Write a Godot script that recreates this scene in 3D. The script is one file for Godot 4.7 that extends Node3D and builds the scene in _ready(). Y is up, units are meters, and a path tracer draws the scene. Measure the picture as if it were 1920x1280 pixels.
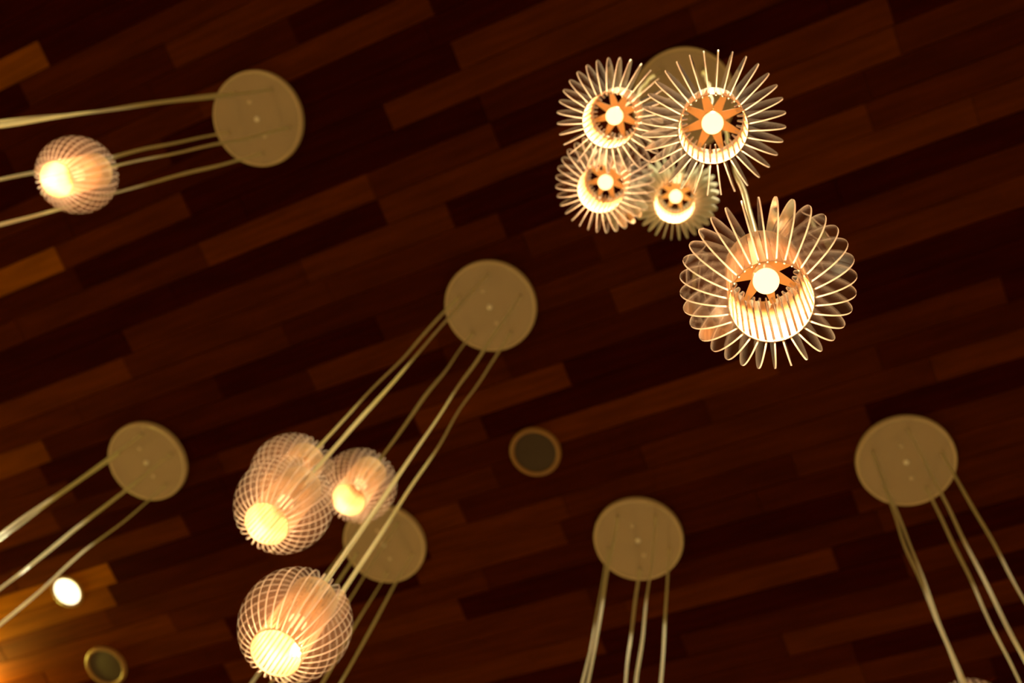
extends Node3D
# A low view up to a dark plank ceiling hung with clusters of finned acrylic pendant lamps.

const RISE := 3.74                    # ceiling above the camera
const EYE := 1.35                     # camera above the floor
const CEIL := RISE + EYE
const PLATE := 0.04815 * RISE         # canopy radius
const RT := 0.245 * PLATE             # radius of a lamp's inner tube
const TUBE_LEN := 3.9 * RT
const FINS := 32
const ROW := 0.02814 * RISE           # plank width
const ROW_START := 0.00048 * RISE

var M := {}
var rng := RandomNumberGenerator.new()
var used := {}
var proto: Node3D
var eye_basis: Basis
var focal := 1910.14


func _ready() -> void:
	rng.seed = 20240
	camera_and_air()
	materials()
	room()
	ceiling_planks()
	fixtures()
	canopies_and_pendants()


# ---------------------------------------------------------------- camera, exposure
func camera_and_air() -> void:
	var cam := Camera3D.new()
	cam.name = "camera"
	eye_basis = Basis(Vector3(0.910036, 0.178432, -0.374161), Vector3(0.316080, 0.285292, 0.904822), Vector3(0.268194, -0.941685, 0.203227)).orthonormalized()
	cam.transform = Transform3D(eye_basis, Vector3(0, EYE, 0))
	var lens := CameraAttributesPhysical.new()
	lens.frustum_focal_length = 35.815
	lens.frustum_focus_distance = 1.14
	lens.exposure_aperture = 4.8
	lens.frustum_near = 0.02
	lens.frustum_far = 60.0
	cam.attributes = lens
	cam.fov = 37.0473
	cam.near = 0.02
	cam.far = 60.0
	cam.current = true
	add_child(cam)
	var air := WorldEnvironment.new()
	air.name = "air"
	var e := Environment.new()
	e.background_mode = Environment.BG_COLOR
	e.background_color = Color(0.0, 0.0, 0.0)
	e.tonemap_mode = Environment.TONE_MAPPER_LINEAR
	e.tonemap_exposure = 1.0
	e.sdfgi_enabled = true
	e.ssao_enabled = true
	e.ssil_enabled = true
	air.environment = e
	add_child(air)


const LAMP_ENERGY := 0.045
const LAMP_DOWN := 0.09
const SPOT_ENERGY := 3.3
const SCONCE_ENERGY := 1.08
const DOME_ENERGY := 1.15
func warm() -> Color:
	return Color(1.0, 0.5, 0.21).linear_to_srgb()


# ---------------------------------------------------------------- materials
func lin(r: float, g: float, b: float) -> Color:
	return Color(r, g, b).linear_to_srgb()


func mat(called: String, c: Color, rough: float, metal := 0.0) -> StandardMaterial3D:
	var m := StandardMaterial3D.new()
	m.resource_name = called
	m.albedo_color = c
	m.roughness = rough
	m.metallic = metal
	return m


func noise_texture(seed_: int, freq: float, lo: float, hi: float) -> NoiseTexture2D:
	var n := FastNoiseLite.new()
	n.seed = seed_
	n.noise_type = FastNoiseLite.TYPE_SIMPLEX_SMOOTH
	n.frequency = freq
	n.fractal_octaves = 4
	var t := NoiseTexture2D.new()
	t.width = 512
	t.height = 512
	t.seamless = true
	t.noise = n
	var g := Gradient.new()
	g.set_color(0, Color(lo, lo, lo))
	g.set_color(1, Color(hi, hi, hi))
	t.color_ramp = g
	return t


const TONES := 9
func tone_color(t: float) -> Color:
	# red-black stained boards up to a lighter reddish brown
	var dark := Vector3(0.038, 0.0030, 0.0003)
	var mid := Vector3(0.125, 0.0270, 0.0010)
	var light := Vector3(0.33, 0.110, 0.003)
	var v := dark.lerp(mid, t * 2.0) if t < 0.5 else mid.lerp(light, t * 2.0 - 1.0)
	return lin(v.x, v.y, v.z)


func materials() -> void:
	var grain := noise_texture(3, 0.012, 0.78, 1.0)
	M.wood = []
	for i in TONES:
		var w := mat("stained_wood", tone_color(i / float(TONES - 1)), 0.55)
		w.albedo_texture = grain
		w.uv1_triplanar = true
		w.uv1_world_triplanar = true
		w.uv1_scale = Vector3(0.35, 4.0, 4.0)
		w.metallic_specular = 0.06
		M.wood.append(w)
	var rest := mat("stained_wood_rest", Color.WHITE, 0.55)
	rest.vertex_color_use_as_albedo = true
	rest.metallic_specular = 0.06
	M.wood_rest = rest
	M.gap = mat("ceiling_backing", lin(0.02, 0.003, 0.001), 0.9)
	var plaster := mat("plaster", lin(0.42, 0.36, 0.29), 0.9)
	M.plaster = plaster
	var floor_m := mat("pale_floor", lin(0.5, 0.44, 0.36), 0.6)
	floor_m.albedo_texture = noise_texture(9, 0.01, 0.85, 1.0)
	floor_m.uv1_triplanar = true
	floor_m.uv1_world_triplanar = true
	floor_m.uv1_scale = Vector3(0.3, 1.0, 2.0)
	M.floor = floor_m
	# canopies
	M.canopy = mat("canopy_paint", lin(0.45, 0.36, 0.22), 0.16)
	M.rim = mat("canopy_rim", lin(0.6, 0.49, 0.29), 0.3)
	M.knob = mat("knob_cap", lin(0.95, 0.92, 0.78), 0.3)
	M.screw = mat("screw_cap", lin(0.72, 0.62, 0.42), 0.3)
	M.grommet = mat("grommet", lin(0.55, 0.46, 0.3), 0.3)
	var cord := mat("cord_sleeve", lin(0.6, 0.54, 0.15), 0.28)
	cord.metallic_specular = 0.6
	cord.backlight_enabled = true
	cord.backlight = Color(1, 1, 1)
	M.cord = cord
	# lamp parts
	var paper := mat("tube_film", lin(0.78, 0.56, 0.3), 0.55)
	paper.backlight_enabled = true
	paper.backlight = lin(0.4, 0.33, 0.28)
	M.tube = paper
	var clear := mat("clear_acrylic", Color(0.95, 0.76, 0.64, 0.04), 0.03)
	clear.transparency = BaseMaterial3D.TRANSPARENCY_ALPHA
	M.clear = clear
	var edge := mat("cut_acrylic_edge", lin(0.62, 0.44, 0.37), 0.45)
	edge.backlight_enabled = true
	edge.backlight = Color(1, 1, 1)
	M.edge = edge
	var frost := mat("frosted_acrylic", lin(0.88, 0.92, 0.8), 0.5)
	frost.backlight_enabled = true
	frost.backlight = Color(1, 1, 1)
	M.frost = frost
	M.star = mat("star_card", lin(0.92, 0.76, 0.44), 0.6)
	M.housing = mat("lamp_holder", lin(0.75, 0.7, 0.6), 0.35)
	var glow := mat("bulb_glass", lin(1, 0.95, 0.85), 0.3)
	glow.emission_enabled = true
	glow.emission = lin(1.0, 0.74, 0.36)
	glow.emission_energy_multiplier = 1.8
	M.bulb = glow
	# ceiling fixtures
	M.trim = mat("fixture_rim", lin(0.28, 0.15, 0.04), 0.4)
	M.face = mat("fixture_face", lin(0.045, 0.026, 0.006), 0.6)
	var lit := mat("lit_lens", Color.WHITE, 0.3)
	lit.emission_enabled = true
	lit.emission = lin(1.0, 0.85, 0.55)
	lit.emission_energy_multiplier = 2.5
	M.lens = lit
	var opal := mat("opal_lamp_glass", lin(1, 0.95, 0.85), 0.3)
	opal.emission_enabled = true
	opal.emission = lin(1.0, 0.6, 0.2)
	opal.emission_energy_multiplier = 3.0
	M.opal = opal


# ---------------------------------------------------------------- helpers
func numbered(called: String) -> String:
	var k: int = used.get(called, 0)
	used[called] = k + 1
	return called if k == 0 else "%s_%03d" % [called, k]


func meta(o: Node, label: String, category := "", group := "", kind := "") -> void:
	if label: o.set_meta("label", label)
	if category: o.set_meta("category", category)
	if group: o.set_meta("group", group)
	if kind: o.set_meta("kind", kind)


func thing(called: String, at: Vector3) -> Node3D:
	var o := Node3D.new()
	o.name = numbered(called)
	o.position = at
	add_child(o)
	return o


func part(called: String, m: Mesh, material: Material, parent: Node, at := Vector3.ZERO) -> MeshInstance3D:
	var o := MeshInstance3D.new()
	o.name = called
	o.mesh = m
	if material: o.material_override = material
	o.position = at
	o.cast_shadow = GeometryInstance3D.SHADOW_CASTING_SETTING_ON
	parent.add_child(o, true)
	return o


func begin() -> SurfaceTool:
	var st := SurfaceTool.new()
	st.begin(Mesh.PRIMITIVE_TRIANGLES)
	return st


func tri(st: SurfaceTool, a: Vector3, b: Vector3, c: Vector3, g := 0) -> void:
	for p in [a, b, c]:
		st.set_smooth_group(g)
		st.add_vertex(p)


func quad(st: SurfaceTool, a: Vector3, b: Vector3, c: Vector3, d: Vector3, g := 0) -> void:
	tri(st, a, b, c, g)
	tri(st, a, c, d, g)


func finish(st: SurfaceTool) -> ArrayMesh:
	st.generate_normals()
	return st.commit()


func box(lo: Vector3, hi: Vector3) -> ArrayMesh:
	var st := begin()
	add_box(st, lo, hi)
	return finish(st)


const FLAT := 0xFFFFFFFF
func add_box(st: SurfaceTool, a: Vector3, b: Vector3) -> void:
	var v := []
	for i in 8:
		v.append(Vector3(b.x if i & 1 else a.x, b.y if i & 2 else a.y, b.z if i & 4 else a.z))
	for f in [[0, 2, 3, 1], [4, 5, 7, 6], [0, 1, 5, 4], [2, 6, 7, 3], [0, 4, 6, 2], [1, 3, 7, 5]]:
		quad(st, v[f[0]], v[f[3]], v[f[2]], v[f[1]], -1)


# profile: array of Vector2(radius, y); sharp: indices of the runs that share smooth shading
func lathe(profile: Array, sides := 48, smooth := true) -> ArrayMesh:
	var st := begin()
	add_lathe(st, profile, sides, smooth)
	return finish(st)


func add_lathe(st: SurfaceTool, profile: Array, sides := 48, smooth := true) -> void:
	for k in profile.size() - 1:
		var p: Vector2 = profile[k]
		var q: Vector2 = profile[k + 1]
		for i in sides:
			var a := TAU * i / sides
			var b := TAU * (i + 1) / sides
			var pa := Vector3(p.x * cos(a), p.y, p.x * sin(a))
			var pb := Vector3(p.x * cos(b), p.y, p.x * sin(b))
			var qa := Vector3(q.x * cos(a), q.y, q.x * sin(a))
			var qb := Vector3(q.x * cos(b), q.y, q.x * sin(b))
			var g: int = 1 if smooth else 10 + k
			if p.x > 1e-6 and q.x > 1e-6: quad(st, pa, pb, qb, qa, g)
			elif p.x > 1e-6: tri(st, pa, pb, qa, g)
			else: tri(st, pa, qb, qa, g)


# a point of the photograph's ceiling plane: along and across the boards, at a height above the eye
func spot(along: float, across: float, height := 1.0) -> Vector3:
	return Vector3(along * RISE, EYE + height * RISE, -across * RISE)


func in_view(p: Vector3, margin := 0.0) -> bool:
	var q := eye_basis.inverse() * (p - Vector3(0, EYE, 0))
	if q.z > -0.05: return false
	return absf(focal * q.x / -q.z) < 960.0 + margin and absf(focal * q.y / -q.z) < 640.0 + margin


# ---------------------------------------------------------------- the room
func structure(called: String, lo: Vector3, hi: Vector3, material: Material, label: String) -> Node3D:
	var at := Vector3((lo.x + hi.x) / 2, lo.y, (lo.z + hi.z) / 2)
	var o := part(called, box(lo - at, hi - at), material, self, at)
	meta(o, label, "", "", "structure")
	return o


const X0 := -5.6
const X1 := 3.6
const Z0 := -4.4
const Z1 := 3.4
func room() -> void:
	structure("floor", Vector3(X0 - 0.2, -0.2, Z0 - 0.2), Vector3(X1 + 0.2, 0, Z1 + 0.2), M.floor, "pale floor of the room below the lamps")
	structure("wall_west", Vector3(X0 - 0.2, 0, Z0 - 0.2), Vector3(X0, CEIL + 0.1, Z1 + 0.2), M.plaster, "plain plastered wall at the boards' far end")
	structure("wall_east", Vector3(X1, 0, Z0 - 0.2), Vector3(X1 + 0.2, CEIL + 0.1, Z1 + 0.2), M.plaster, "plain plastered wall at the boards' near end")
	structure("wall_north", Vector3(X0, 0, Z0 - 0.2), Vector3(X1, CEIL + 0.1, Z0), M.plaster, "plain plastered wall along the boards")
	structure("wall_south", Vector3(X0, 0, Z1), Vector3(X1, CEIL + 0.1, Z1 + 0.2), M.plaster, "plain plastered wall behind the camera")


# boards that the photograph shows plainly: row -> [[from, to, tone], ...] in units of RISE
const SEEN := {
	-9: [[-0.95, -0.635, 0.72]],
	-2: [[-1.02, -0.73, 0.85], [-0.73, -0.56, 0.42]],
	-3: [[-0.95, -0.70, 0.12]],
	-1: [[-1.02, -0.72, 0.10], [-0.72, -0.50, 0.05]],
	0: [[-0.82, -0.567, 0.25], [-0.567, -0.36, 0.5], [-0.36, -0.22, 0.2]],
	1: [[-1.0, -0.62, 0.02], [-0.62, -0.36, 0.0], [-0.1, 0.157, 0.4]],
	2: [[-1.02, -0.70, 0.05], [-0.06, 0.155, 0.45]],
	3: [[-0.98, -0.715, 0.5], [-0.715, -0.45, 0.2], [-0.1, 0.12, 0.12]],
	4: [[-1.0, -0.80, 0.25], [0.0, 0.113, 0.5], [0.113, 0.28, 0.3]],
	5: [[-1.05, -0.865, 0.6], [-0.865, -0.62, 0.08], [-0.02, 0.20, 0.45]],
	6: [[-0.72, -0.513, 0.12], [-0.513, -0.36, 0.42], [-0.36, -0.12, 0.3]],
	7: [[-1.02, -0.86, 0.3], [-0.36, -0.17, 0.14], [-0.17, 0.05, 0.36]],
	8: [[-0.9, -0.66, 0.15], [-0.30, -0.10, 0.1], [0.02, 0.25, 0.4]],
	9: [[-0.42, -0.243, 0.5], [-0.243, 0.0, 0.02]],
	10: [[-1.0, -0.74, 0.35], [-0.35, -0.06, 0.02]],
	11: [[-1.06, -0.864, 0.95], [-0.864, -0.60, 0.0], [-0.31, -0.04, 0.5], [-0.04, 0.18, 0.2]],
	12: [[-1.1, -0.88, 0.7], [-0.36, -0.12, 0.12]],
	13: [[-0.9, -0.66, 0.3], [-0.55, -0.413, 0.5], [-0.413, -0.2, 0.1]],
	14: [[-1.12, -0.82, 0.5], [-0.47, -0.30, 0.4]],
	16: [[-0.62, -0.42, 0.3]],
	19: [[-0.28, -0.05, 0.42]],
}


func ceiling_planks() -> void:
	var top := structure("ceiling", Vector3(X0 - 0.2, CEIL + 0.02, Z0 - 0.2), Vector3(X1 + 0.2, CEIL + 0.22, Z1 + 0.2), M.gap, "dark red-brown ceiling of staggered wooden boards")
	var back := -top.position
	var shapes := {}
	var st := begin()
	var lo_row := int(floor((-Z1 - ROW_START) / ROW))
	var hi_row := int(ceil((-Z0 - ROW_START) / ROW))
	for row in range(lo_row, hi_row):
		var runs := []
		var here: float = X0 / RISE - rng.randf() * 0.2
		var known: Array = SEEN.get(row, [])
		for k in known:
			while here < k[0] - 0.001:
				var gap: float = k[0] - here
				var take: float = gap if gap < 0.3 else rng.randf_range(0.14, minf(0.3, gap - 0.1))
				runs.append([here, here + take, random_tone()])
				here += take
			runs.append([k[0], k[1], k[2]])
			here = k[1]
		while here < X1 / RISE:
			var take := rng.randf_range(0.15, 0.34)
			runs.append([here, here + take, random_tone()])
			here += take
		var z1: float = -(ROW_START + row * ROW) - 0.0009
		var z0: float = -(ROW_START + (row + 1) * ROW) + 0.0009
		z0 = maxf(z0, Z0)
		z1 = minf(z1, Z1)
		if z1 - z0 < 0.01: continue
		for r in runs:
			var x0: float = maxf(r[0] * RISE + 0.0006, X0)
			var x1: float = minf(r[1] * RISE - 0.0006, X1)
			if x1 - x0 < 0.02: continue
			var drop: float = rng.randf() * 0.0015
			var seen := false
			for i in 5:
				for j in 2:
					seen = seen or in_view(Vector3(lerpf(x0, x1, i / 4.0), CEIL, z1 if j else z0))
			if seen:
				var size := Vector3(snappedf(x1 - x0, 0.02), 0.022, z1 - z0)
				if not shapes.has(size.x): shapes[size.x] = plank_shape(size)
				size.x = snappedf(x1 - x0, 0.02)
				var o := part("plank", shapes[size.x], M.wood[clampi(roundi(r[2] * (TONES - 1)), 0, TONES - 1)], top, Vector3((x0 + x1) / 2, CEIL - drop, (z0 + z1) / 2) + back)
				o.scale.x = (x1 - x0) / size.x
			else:
				st.set_color(tone_color(r[2]).srgb_to_linear() * 0.8)
				add_box(st, Vector3(x0, CEIL - drop, z0), Vector3(x1, CEIL + 0.022, z1))
	var rest := part("plank_field", finish(st), M.wood_rest, top, back)
	meta(rest, "", "", "", "stuff")


func random_tone() -> float:
	var t := rng.randf()
	return t * t * 0.42


func plank_shape(s: Vector3) -> ArrayMesh:
	# a board with chamfered lower edges
	var st := begin()
	var c := 0.0012
	var hx := s.x / 2
	var hz := s.z / 2
	var a := [Vector3(-hx + c, 0, -hz + c), Vector3(hx - c, 0, -hz + c), Vector3(hx - c, 0, hz - c), Vector3(-hx + c, 0, hz - c)]
	var b := [Vector3(-hx, c, -hz), Vector3(hx, c, -hz), Vector3(hx, c, hz), Vector3(-hx, c, hz)]
	quad(st, a[3], a[2], a[1], a[0], -1)
	for i in 4:
		var j := (i + 1) % 4
		quad(st, a[i], a[j], b[j], b[i], -1)
		quad(st, b[i], b[j], b[j] + Vector3(0, s.y - c, 0), b[i] + Vector3(0, s.y - c, 0), -1)
	quad(st, b[0] + Vector3(0, s.y - c, 0), b[1] + Vector3(0, s.y - c, 0), b[2] + Vector3(0, s.y - c, 0), b[3] + Vector3(0, s.y - c, 0), -1)
	return finish(st)


# ---------------------------------------------------------------- fixtures set into the ceiling
func fixtures() -> void:
	for f in [[-0.30756, 0.33845, "round unlit ceiling fixture, dark face in a tan rim, near the middle of the ceiling"], [-0.93678, 0.4383, "round unlit ceiling fixture with olive face at the lower left, below the lit downlight"]]:
		var t := thing("ceiling_fixture", spot(f[0], f[1]))
		var ro := 0.105
		part("rim", lathe([Vector2(ro * 0.8, -0.004), Vector2(ro * 0.82, -0.012), Vector2(ro * 0.88, -0.016), Vector2(ro * 0.95, -0.014), Vector2(ro, -0.006), Vector2(ro, 0.0)]), M.trim, t)
		part("face", lathe([Vector2(0.0, -0.009), Vector2(ro * 0.5, -0.0085), Vector2(ro * 0.82, -0.006)]), M.face, t)
		meta(t, f[2], "ceiling fixture", "round unlit fixtures in the ceiling")
	for d in [
		[-0.93517, 0.32967, "small round lit ceiling downlight glowing white at the lower left"],
		[-0.27, 0.69, "lit ceiling downlight below the frame, left of the bottom canopy's cords"],
		[0.06, 0.785, "lit ceiling downlight below the frame, between the two right-hand canopies"],
		[0.06, -0.14, "lit ceiling downlight above the frame, past the top right cluster of lamps"],
		[-0.80, -0.13, "lit ceiling downlight beyond the left edge, past the upper left canopy's cords"],
	]:
		downlight(d[0], d[1], d[2], 1.5 if d[1] == -0.14 else 1.0)
	for w in [
		[Vector3(X0, 3.1, -0.9), PI / 2, "opal wall lamp on the wall at the boards' far end"],
		[Vector3(X1, 3.1, -0.6), -PI / 2, "opal wall lamp on the wall at the boards' near end"],
		[Vector3(-1.6, 3.1, Z0), 0.0, "opal wall lamp on the long wall past the bottom of the picture"],
		[Vector3(-1.2, 3.1, Z1), PI, "opal wall lamp on the long wall behind the camera"],
	]:
		sconce(w[0], w[1], w[2])
	# a ceiling lamp just past the lower left corner of the picture: its glow spreads over the boards there
	var g := thing("ceiling_lamp", spot(-1.150, 0.415))
	var gr := 0.08
	var prof := []
	for i in 13:
		var a := PI * i / 12.0
		prof.append(Vector2(gr * sin(a), -0.10 - gr * cos(a)))
	part("lamp_globe", lathe(prof, 32), M.opal, g)
	part("base", lathe([Vector2(0.0, -0.03), Vector2(0.03, -0.03), Vector2(0.05, -0.012), Vector2(0.05, 0.0)], 32), M.trim, g)
	meta(g, "opal globe ceiling lamp whose warm glow enters the lower left corner", "ceiling lamp")
	var o := OmniLight3D.new()
	o.name = "globe_light"
	o.light_color = Color(1.0, 0.8, 0.1).linear_to_srgb()
	o.light_energy = DOME_ENERGY
	o.light_size = 0.06
	o.omni_range = 14.0
	o.omni_attenuation = 2.0
	o.shadow_enabled = true
	o.position.y = -0.10
	g.add_child(o)


func downlight(along: float, across: float, label: String, strength: float) -> void:
	var d := thing("downlight", spot(along, across))
	var r := 0.082
	part("trim_ring", lathe([Vector2(r * 0.8, 0.0), Vector2(r * 0.82, -0.008), Vector2(r * 0.95, -0.008), Vector2(r, -0.003), Vector2(r, 0.0)]), M.trim, d)
	part("lens", lathe([Vector2(0.0, -0.007), Vector2(r * 0.5, -0.006), Vector2(r * 0.82, -0.003)]), M.lens, d)
	meta(d, label, "downlight", "lit downlights in the ceiling")
	var s := SpotLight3D.new()
	s.name = "downlight_beam"
	s.light_color = Color(1.0, 0.78, 0.4).linear_to_srgb()
	s.light_energy = SPOT_ENERGY * strength
	s.light_size = 0.02
	s.spot_range = 14.0
	s.spot_attenuation = 2.0
	s.spot_angle = 58.0
	s.spot_angle_attenuation = 0.1
	s.shadow_enabled = true
	s.rotation.x = -PI / 2
	s.position.y = -0.045
	d.add_child(s)


func sconce(at: Vector3, turn: float, label: String) -> void:
	var t := thing("wall_lamp", at)
	t.rotation.y = turn
	var prof := []
	for i in 13:
		var a := PI * i / 12.0
		prof.append(Vector2(0.09 * sin(a), -0.12 * cos(a)))
	part("lamp_globe", lathe(prof, 32), M.opal, t, Vector3(0, 0.06, 0.16))
	part("arm", box(Vector3(-0.012, -0.09, 0.0), Vector3(0.012, -0.065, 0.17)), M.trim, t)
	part("cup", lathe([Vector2(0.0, -0.09), Vector2(0.03, -0.088), Vector2(0.05, -0.05), Vector2(0.055, -0.03)], 24), M.trim, t, Vector3(0, 0, 0.16))
	part("backplate", box(Vector3(-0.05, -0.14, 0.0), Vector3(0.05, 0.0, 0.012)), M.trim, t)
	meta(t, label, "wall lamp", "opal wall lamps round the room")
	var o := OmniLight3D.new()
	o.name = "globe_light"
	o.light_color = Color(1.0, 0.58, 0.18).linear_to_srgb()
	o.light_energy = SCONCE_ENERGY
	o.light_size = 0.08
	o.omni_range = 14.0
	o.omni_attenuation = 2.0
	o.shadow_enabled = true
	o.position = Vector3(0, 0.06, 0.16)
	t.add_child(o)


# ---------------------------------------------------------------- canopies and pendants
# name, along, across, turn of the five holes (degrees), label
const CANOPIES := [
	["A", -0.44216, -0.09100, 35.35, "pale round ceiling canopy at the upper left, cords running off to the left"],
	["B", -0.29072, 0.17243, 72.85, "warm tan round ceiling canopy near the picture's centre, cords to the globe cluster"],
	["C", -0.74449, 0.20756, 72.85, "olive round ceiling canopy at the left edge, above the lit downlight"],
	["D", -0.51375, 0.38786, 35.35, "round ceiling canopy partly hidden behind the cords and globe lamps, lower left of centre"],
	["E", -0.23764, 0.46631, 35.35, "round ceiling canopy at the bottom right of centre, cords dropping straight down"],
	["F", 0.04745, 0.46282, 72.85, "largest round ceiling canopy at the lower right, cords slanting to the right"],
	["Z", -0.03870, 0.04963, 35.35, "round ceiling canopy at the top right behind the flower-like lit lamps"],
]
# canopy, hole, along, across (NAN: straight below its hole), height of the lamp's mouth, turn, label
const PENDANTS := [
	["Z", 3, -0.04965, 0.01893, 0.450, 4.0, "flower-like lit lamp at the upper left of the top right cluster"],
	["Z", 4, -0.00798, 0.03106, 0.362, 1.0, "large flower-like lit lamp overlapping the canopy in the top right cluster"],
	["Z", 2, -0.07230, 0.05140, 0.510, 6.5, "smaller lit lamp at the lower left of the top right cluster"],
	["Z", 1, -0.04763, 0.08335, 0.600, 3.0, "lit lamp with pale greenish frosted fins in the top right cluster"],
	["Z", 0, -0.00697, 0.07520, 0.285, 2.2, "largest lit lamp in sharp focus, clear fins fanned like a flower"],
	["B", 3, -0.28051, 0.14182, 0.437, 3.0, "lit ball lamp overlapping two others at the lower left of centre"],
	["B", 1, -0.31722, 0.19436, 0.595, 8.0, "smallest lit ball lamp, right of the pair, in front of a canopy's edge"],
	["B", 4, -0.25648, 0.17518, 0.362, 5.0, "large lit ball lamp at the bottom, lowest of the globe cluster"],
	["B", 2, NAN, NAN, 0.522, 1.0, "lit ball lamp half hidden behind the ball lamp in front of it"],
	["B", 0, NAN, NAN, 0.280, 0.0, "lamp below the frame on the rightmost cord of the warm tan central canopy"],
	["A", 0, -0.41383, -0.07136, 0.601, 2.0, "lone lit ball lamp at the upper left"],
	["A", 1, NAN, NAN, 0.505, 0.0, "lamp beyond the left edge on the lowest cord of the upper left canopy"],
	["A", 2, NAN, NAN, 0.450, 0.0, "lamp beyond the left edge on the cord passing behind the lone ball lamp"],
	["A", 3, NAN, NAN, 0.395, 0.0, "lamp past the left edge on the upper left canopy's upper near-rim cord"],
	["A", 4, NAN, NAN, 0.300, 0.0, "lamp past the left edge on the upper left canopy's upper far-rim cord"],
	["C", 0, NAN, NAN, 0.590, 0.0, "lamp out of frame on the lowest cord of the left edge canopy"],
	["C", 1, NAN, NAN, 0.510, 0.0, "lamp out of frame on the middle cord of the left edge canopy"],
	["C", 2, NAN, NAN, 0.440, 0.0, "lamp out of frame on the left edge canopy's top near-rim cord"],
	["C", 3, NAN, NAN, 0.360, 0.0, "lamp out of frame on the left edge canopy's top far-rim cord"],
	["C", 4, NAN, NAN, 0.280, 0.0, "lamp out of frame on the cord crossing the centre of the left edge canopy"],
	["D", 1, NAN, NAN, 0.600, 0.0, "lamp below the frame on the lowest hole of the half hidden canopy"],
	["D", 2, NAN, NAN, 0.520, 0.0, "lamp below the frame on the leftmost cord of the half hidden canopy"],
	["D", 3, NAN, NAN, 0.440, 0.0, "lamp below the frame on the upper left hole of the half hidden canopy"],
	["D", 4, NAN, NAN, 0.360, 0.0, "lamp below the frame on the top hole of the half hidden canopy"],
	["D", 0, NAN, NAN, 0.280, 0.0, "lamp below the frame on the rightmost cord of the half hidden canopy"],
	["E", 1, NAN, NAN, 0.600, 0.0, "lamp below the frame on the front cord of the bottom right-of-centre canopy"],
	["E", 2, NAN, NAN, 0.520, 0.0, "lamp below the frame on the leftmost cord of the bottom right-of-centre canopy"],
	["E", 3, NAN, NAN, 0.440, 0.0, "lamp below the frame on the upper left hole of the bottom right-of-centre canopy"],
	["E", 4, NAN, NAN, 0.360, 0.0, "lamp below the frame on the upper right hole of the bottom right-of-centre canopy"],
	["E", 0, NAN, NAN, 0.280, 0.0, "lamp below the frame on the rightmost cord of the bottom right-of-centre canopy"],
	["F", 1, NAN, NAN, 0.602, 0.0, "lamp peeping in at the bottom edge under the lower right canopy's left cord"],
	["F", 2, NAN, NAN, 0.490, 0.0, "lamp out of frame on the leftmost hole of the lower right canopy"],
	["F", 3, NAN, NAN, 0.430, 0.0, "lamp out of frame on the top hole of the lower right canopy"],
	["F", 4, NAN, NAN, 0.360, 0.0, "lamp out of frame on the rightmost cord of the lower right canopy"],
	["F", 0, NAN, NAN, 0.280, 0.0, "lamp out of frame on the lower hole of the lower right canopy"],
]
const GROUP_OF := {"A": "pendant lamps of the upper left canopy", "B": "pendant lamps of the central canopy", "C": "pendant lamps of the left edge canopy", "D": "pendant lamps of the half hidden canopy", "E": "pendant lamps of the bottom canopy", "F": "pendant lamps of the lower right canopy", "Z": "pendant lamps of the top right canopy"}
const PLATE_DROP := 0.024


func hole_of(c: Array, k: int) -> Vector3:
	var a := deg_to_rad(c[3] + 72.0 * k)
	return spot(c[1], c[2]) + Vector3(0.715 * PLATE * cos(a), -PLATE_DROP, -0.715 * PLATE * sin(a))


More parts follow.
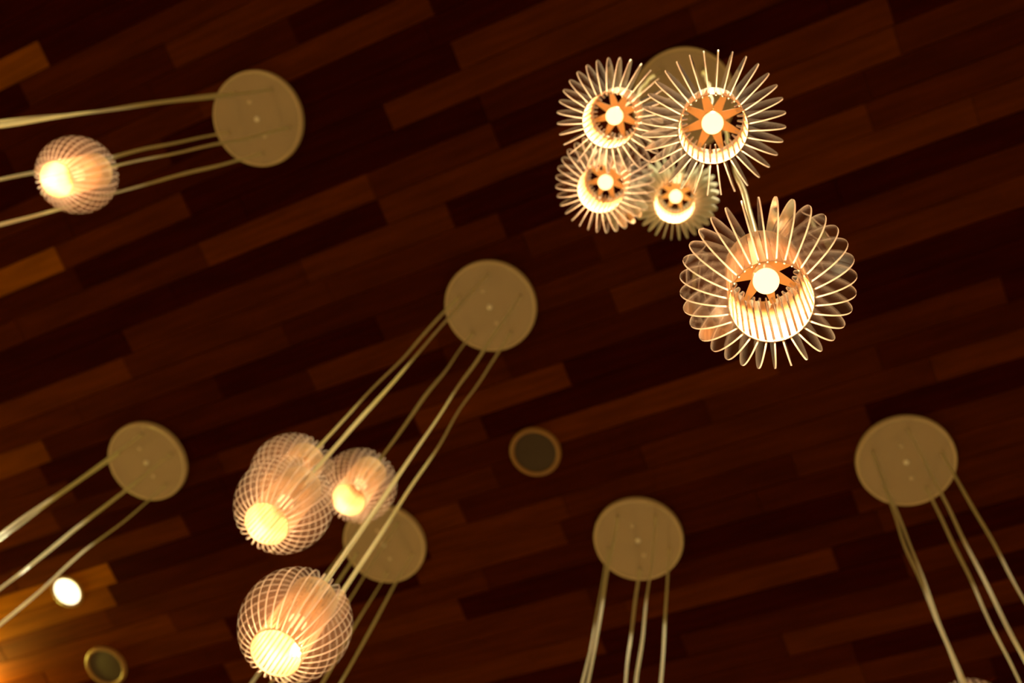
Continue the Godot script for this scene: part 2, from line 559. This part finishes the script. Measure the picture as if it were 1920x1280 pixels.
func canopies_and_pendants() -> void:
	var face := lathe([Vector2(0.0, -PLATE_DROP), Vector2(PLATE * 0.5, -PLATE_DROP), Vector2(PLATE * 0.93, -PLATE_DROP)], 96)
	var rp := []
	for i in 13:
		var a := PI * (0.08 + 0.62 * i / 12.0)
		rp.append(Vector2(PLATE * 0.965 - PLATE * 0.035 * cos(a), -PLATE_DROP + 0.001 - 0.0045 * sin(a)))
	rp.append(Vector2(PLATE, -0.016))
	rp.append(Vector2(PLATE, 0.0))
	var rim := lathe(rp, 96)
	var knob := lathe([Vector2(0.0, -0.009), Vector2(0.006, -0.0082), Vector2(0.0095, -0.005), Vector2(0.0105, -0.001), Vector2(0.0105, 0.0)], 20)
	var screw := lathe([Vector2(0.0, -0.0035), Vector2(0.005, -0.003), Vector2(0.0075, -0.001), Vector2(0.0078, 0.0)], 16)
	var grommet := lathe([Vector2(0.0052, -0.008), Vector2(0.0075, -0.007), Vector2(0.0085, 0.0)], 16)
	var where := {}
	for c in CANOPIES:
		var t := thing("ceiling_canopy", spot(c[1], c[2]))
		where[c[0]] = c
		var plate := part("plate", face, M.canopy, t)
		part("rim", rim, M.rim, t)
		part("centre_knob", knob, M.knob, plate, Vector3(0, -PLATE_DROP, 0))
		for s in [-1, 1]:
			part("screw", screw, M.screw, plate, Vector3(0, -PLATE_DROP, s * 0.01816 * RISE))
		for k in 5:
			part("grommet", grommet, M.grommet, plate, hole_of(c, k) - t.position)
		meta(t, c[4], "canopy", "round canopies on the ceiling")
	proto = make_pendant()
	var first := true
	for p in PENDANTS:
		var c: Array = where[p[0]]
		var from := hole_of(c, p[1])
		var at := Vector3(from.x, 0, from.z)
		if not is_nan(p[2]):
			at = spot(p[2], p[3])
		at.y = EYE + p[4] * RISE
		var o := proto
		if not first:
			o = proto.duplicate()
		o.name = numbered("pendant_lamp")
		first = false
		add_child(o)
		o.position = at
		o.rotation.y = deg_to_rad(p[5])
		if "frosted" in p[6]:
			for f in o.get_children():
				if str(f.name).begins_with("fin"):
					(f as MeshInstance3D).mesh = fin_shape(M.frost, M.frost)
		meta(o, p[6], "pendant lamp", GROUP_OF[p[0]])
	for o in get_children():
		if str(o.name).begins_with("pendant_lamp"):
			var idx := 0 if str(o.name) == "pendant_lamp" else int(str(o.name).get_slice("_", 2))
			var p: Array = PENDANTS[idx]
			part("cord", cord_shape(o as Node3D, hole_of(where[p[0]], p[1]), idx), M.cord, o)


func cord_shape(o: Node3D, from: Vector3, idx: int) -> ArrayMesh:
	var r := RandomNumberGenerator.new()
	r.seed = 700 + idx * 13
	var inv := o.transform.affine_inverse()
	var top: Vector3 = inv * from + Vector3(0, 0.004, 0)
	var low := Vector3(0, 4.55 * RT, 0)
	var n := 64
	var st := begin()
	var w1 := r.randf_range(0.5, 1.6)
	var ph := r.randf() * TAU
	var ph2 := r.randf() * TAU
	var amp := r.randf_range(0.002, 0.005)
	var turn0 := r.randf() * TAU
	var twist := r.randf_range(1.0, 3.2) * (1 if r.randf() < 0.5 else -1)
	var rings := []
	for i in n + 1:
		var t := i / float(n)
		var len_ := top.y - low.y
		var env := sin(PI * t)
		var x := env * amp * (sin(w1 * len_ * 5.0 * t + ph) + 0.5 * sin(len_ * 13.0 * t + ph2))
		var z := env * amp * (cos(w1 * len_ * 4.0 * t + ph2) + 0.5 * sin(len_ * 11.0 * t + ph))
		# leaves the hole plumb and bends over to the lamp
		var s := smoothstep(0.0, 1.0, t)
		var c := Vector3(lerpf(low.x, top.x, s) + x, lerpf(low.y, top.y, t), lerpf(low.z, top.z, s) + z)
		var ring := []
		for k in 10:
			var a := TAU * k / 10.0
			var e := Vector2(0.0052 * cos(a), 0.0032 * sin(a)).rotated(turn0 + twist * len_ * t)
			ring.append(c + Vector3(e.x, 0, e.y))
		rings.append(ring)
	for i in n:
		for k in 10:
			var k2 := (k + 1) % 10
			quad(st, rings[i][k], rings[i][k2], rings[i + 1][k2], rings[i + 1][k], 1)
	return finish(st)


func fin_shape(pane: Material, edge: Material) -> ArrayMesh:
	# one clear leaf standing in a radial plane: outer edge on the ball, inner edge in the tube's slot
	var rs := 2.2 * RT
	var cy := TUBE_LEN / 2
	var th := 0.0009
	var outer := []
	var inner := []
	var a0 := asin((TUBE_LEN / 2) / rs)
	var n := 22
	for i in n + 1:
		var a := lerpf(-a0, a0, i / float(n))
		var y := cy + rs * sin(a)
		outer.append(Vector2(maxf(rs * cos(a), RT * 1.0), y))
		var u := y / TUBE_LEN
		var ri := 0.955
		if u > 0.80 and u < 0.97:                        # the rounded tab that hooks into the tube's top
			ri = 0.955 - 0.17 * sqrt(maxf(0.0, 1.0 - pow((u - 0.885) / 0.085, 2.0)))
		inner.append(Vector2(ri * RT, y))
	var f := begin()
	var e := begin()
	for i in n:
		for s in [-1.0, 1.0]:
			var q := [P3(inner[i], s * th), P3(outer[i], s * th), P3(outer[i + 1], s * th), P3(inner[i + 1], s * th)]
			if s > 0: quad(f, q[0], q[1], q[2], q[3], -1)
			else: quad(f, q[3], q[2], q[1], q[0], -1)
		quad(e, P3(outer[i], th), P3(outer[i], -th), P3(outer[i + 1], -th), P3(outer[i + 1], th), 1)
		# light enters along the polished inner edge and leaves by the cut outer edge
		quad(e if inner[i].y > 0.76 * TUBE_LEN else f, P3(inner[i], -th), P3(inner[i], th), P3(inner[i + 1], th), P3(inner[i + 1], -th), 2)
	quad(e, P3(inner[0], th), P3(inner[0], -th), P3(outer[0], -th), P3(outer[0], th), -1)
	quad(e, P3(inner[n], -th), P3(inner[n], th), P3(outer[n], th), P3(outer[n], -th), -1)
	f.generate_normals()
	e.generate_normals()
	var m := f.commit()
	m = e.commit(m)
	m.surface_set_material(0, pane)
	m.surface_set_material(1, edge)
	return m


func P3(p: Vector2, z: float) -> Vector3:
	return Vector3(p.x, p.y, z)


func tube_shape() -> ArrayMesh:
	# a film cylinder slit lengthwise where the fins pass through
	var st := begin()
	var half := TAU / FINS * 0.5
	var slit := 0.00135 / RT
	var y0 := 0.0
	var ya := 0.03 * TUBE_LEN
	var yb := 0.975 * TUBE_LEN
	var y1 := TUBE_LEN
	var t := 0.0007
	for k in FINS:
		var c := TAU * (k + 0.5) / FINS
		for j in 3:
			var a := c - half + slit + (2 * half - 2 * slit) * j / 3.0
			var b := c - half + slit + (2 * half - 2 * slit) * (j + 1) / 3.0
			for r in [RT, RT - t]:
				strip(st, r, a, b, ya, yb)
		for y in [[y0, ya], [yb, y1]]:
			for j in 4:
				var a := c - half + 2 * half * j / 4.0
				var b := c - half + 2 * half * (j + 1) / 4.0
				for r in [RT, RT - t]:
					strip(st, r, a, b, y[0], y[1])
				var yy: float = y0 if y[0] == y0 else y1
				quad(st, cyl(RT, a, yy), cyl(RT, b, yy), cyl(RT - t, b, yy), cyl(RT - t, a, yy), 3)
	return finish(st)


func cyl(r: float, a: float, y: float) -> Vector3:
	return Vector3(r * cos(a), y, r * sin(a))


func strip(st: SurfaceTool, r: float, a: float, b: float, y0: float, y1: float) -> void:
	quad(st, cyl(r, a, y0), cyl(r, b, y0), cyl(r, b, y1), cyl(r, a, y1), 1 if r == RT else 2)


func star_shape() -> ArrayMesh:
	# hub disc with eight arms that taper out to the tube
	var st := begin()
	var rh := 0.36 * RT
	var re := 0.965 * RT
	var n := 8
	for y in [0.0, 0.0015]:
		for k in n:
			var c := TAU * k / n
			var h := TAU / n * 0.5
			var root_a := cyl(rh * 1.15, c - h * 0.98, y)
			var root_b := cyl(rh * 1.15, c + h * 0.98, y)
			var tip_a := cyl(re, c - 0.075, y)
			var tip_b := cyl(re, c + 0.075, y)
			quad(st, root_a, root_b, tip_b, tip_a, -1)
			tri(st, Vector3(0, y, 0), root_a, root_b, -1)
			if y == 0.0:
				var up := Vector3(0, 0.0015, 0)
				quad(st, root_a, tip_a, tip_a + up, root_a + up, -1)
				quad(st, root_b, tip_b, tip_b + up, root_b + up, -1)
	return finish(st)


func make_pendant() -> Node3D:
	var t := Node3D.new()
	part("shade_tube", tube_shape(), M.tube, t)
	var fin := fin_shape(M.clear, M.edge)
	for k in FINS:
		var f := part("fin", fin, null, t)
		f.rotation.y = TAU * k / FINS
	part("star_frame", star_shape(), M.star, t, Vector3(0, 3.45 * RT, 0))
	# bulb: a frosted dome over an opaque collar
	var br := 0.335 * RT
	var by := 2.15 * RT
	var prof := []
	for i in 9:
		var a := PI * 0.5 * i / 8.0
		prof.append(Vector2(br * sin(a), by - br * cos(a)))
	prof.append(Vector2(br, by + 0.06 * RT))
	var bulb := part("bulb", lathe(prof, 28), M.bulb, t)
	part("bulb_collar", lathe([Vector2(br, by + 0.06 * RT), Vector2(br * 1.02, by + 0.2 * RT), Vector2(br * 0.98, by + 0.6 * RT), Vector2(br * 0.75, by + 1.0 * RT), Vector2(br * 0.7, 3.47 * RT)], 28), M.housing, bulb)
	part("lamp_holder", lathe([Vector2(0.0, 3.47 * RT), Vector2(0.30 * RT, 3.47 * RT), Vector2(0.32 * RT, 3.6 * RT), Vector2(0.3 * RT, 4.2 * RT), Vector2(0.16 * RT, 4.5 * RT), Vector2(0.1 * RT, 4.6 * RT)], 24), M.housing, t)
	var o := OmniLight3D.new()
	o.name = "bulb_light"
	o.light_color = warm()
	o.light_energy = LAMP_ENERGY
	o.light_size = 0.01
	o.omni_range = 14.0
	o.omni_attenuation = 2.0
	o.shadow_enabled = true
	o.position.y = by - 0.06 * RT
	t.add_child(o)
	# the frosted dome throws most of its light down out of the tube
	var d := SpotLight3D.new()
	d.name = "bulb_beam"
	d.light_color = warm()
	d.light_energy = LAMP_DOWN
	d.light_size = 0.01
	d.spot_range = 14.0
	d.spot_attenuation = 2.0
	d.spot_angle = 72.0
	d.spot_angle_attenuation = 0.9
	d.shadow_enabled = true
	d.rotation.x = -PI / 2
	d.position.y = by - 0.06 * RT
	t.add_child(d)
	return t
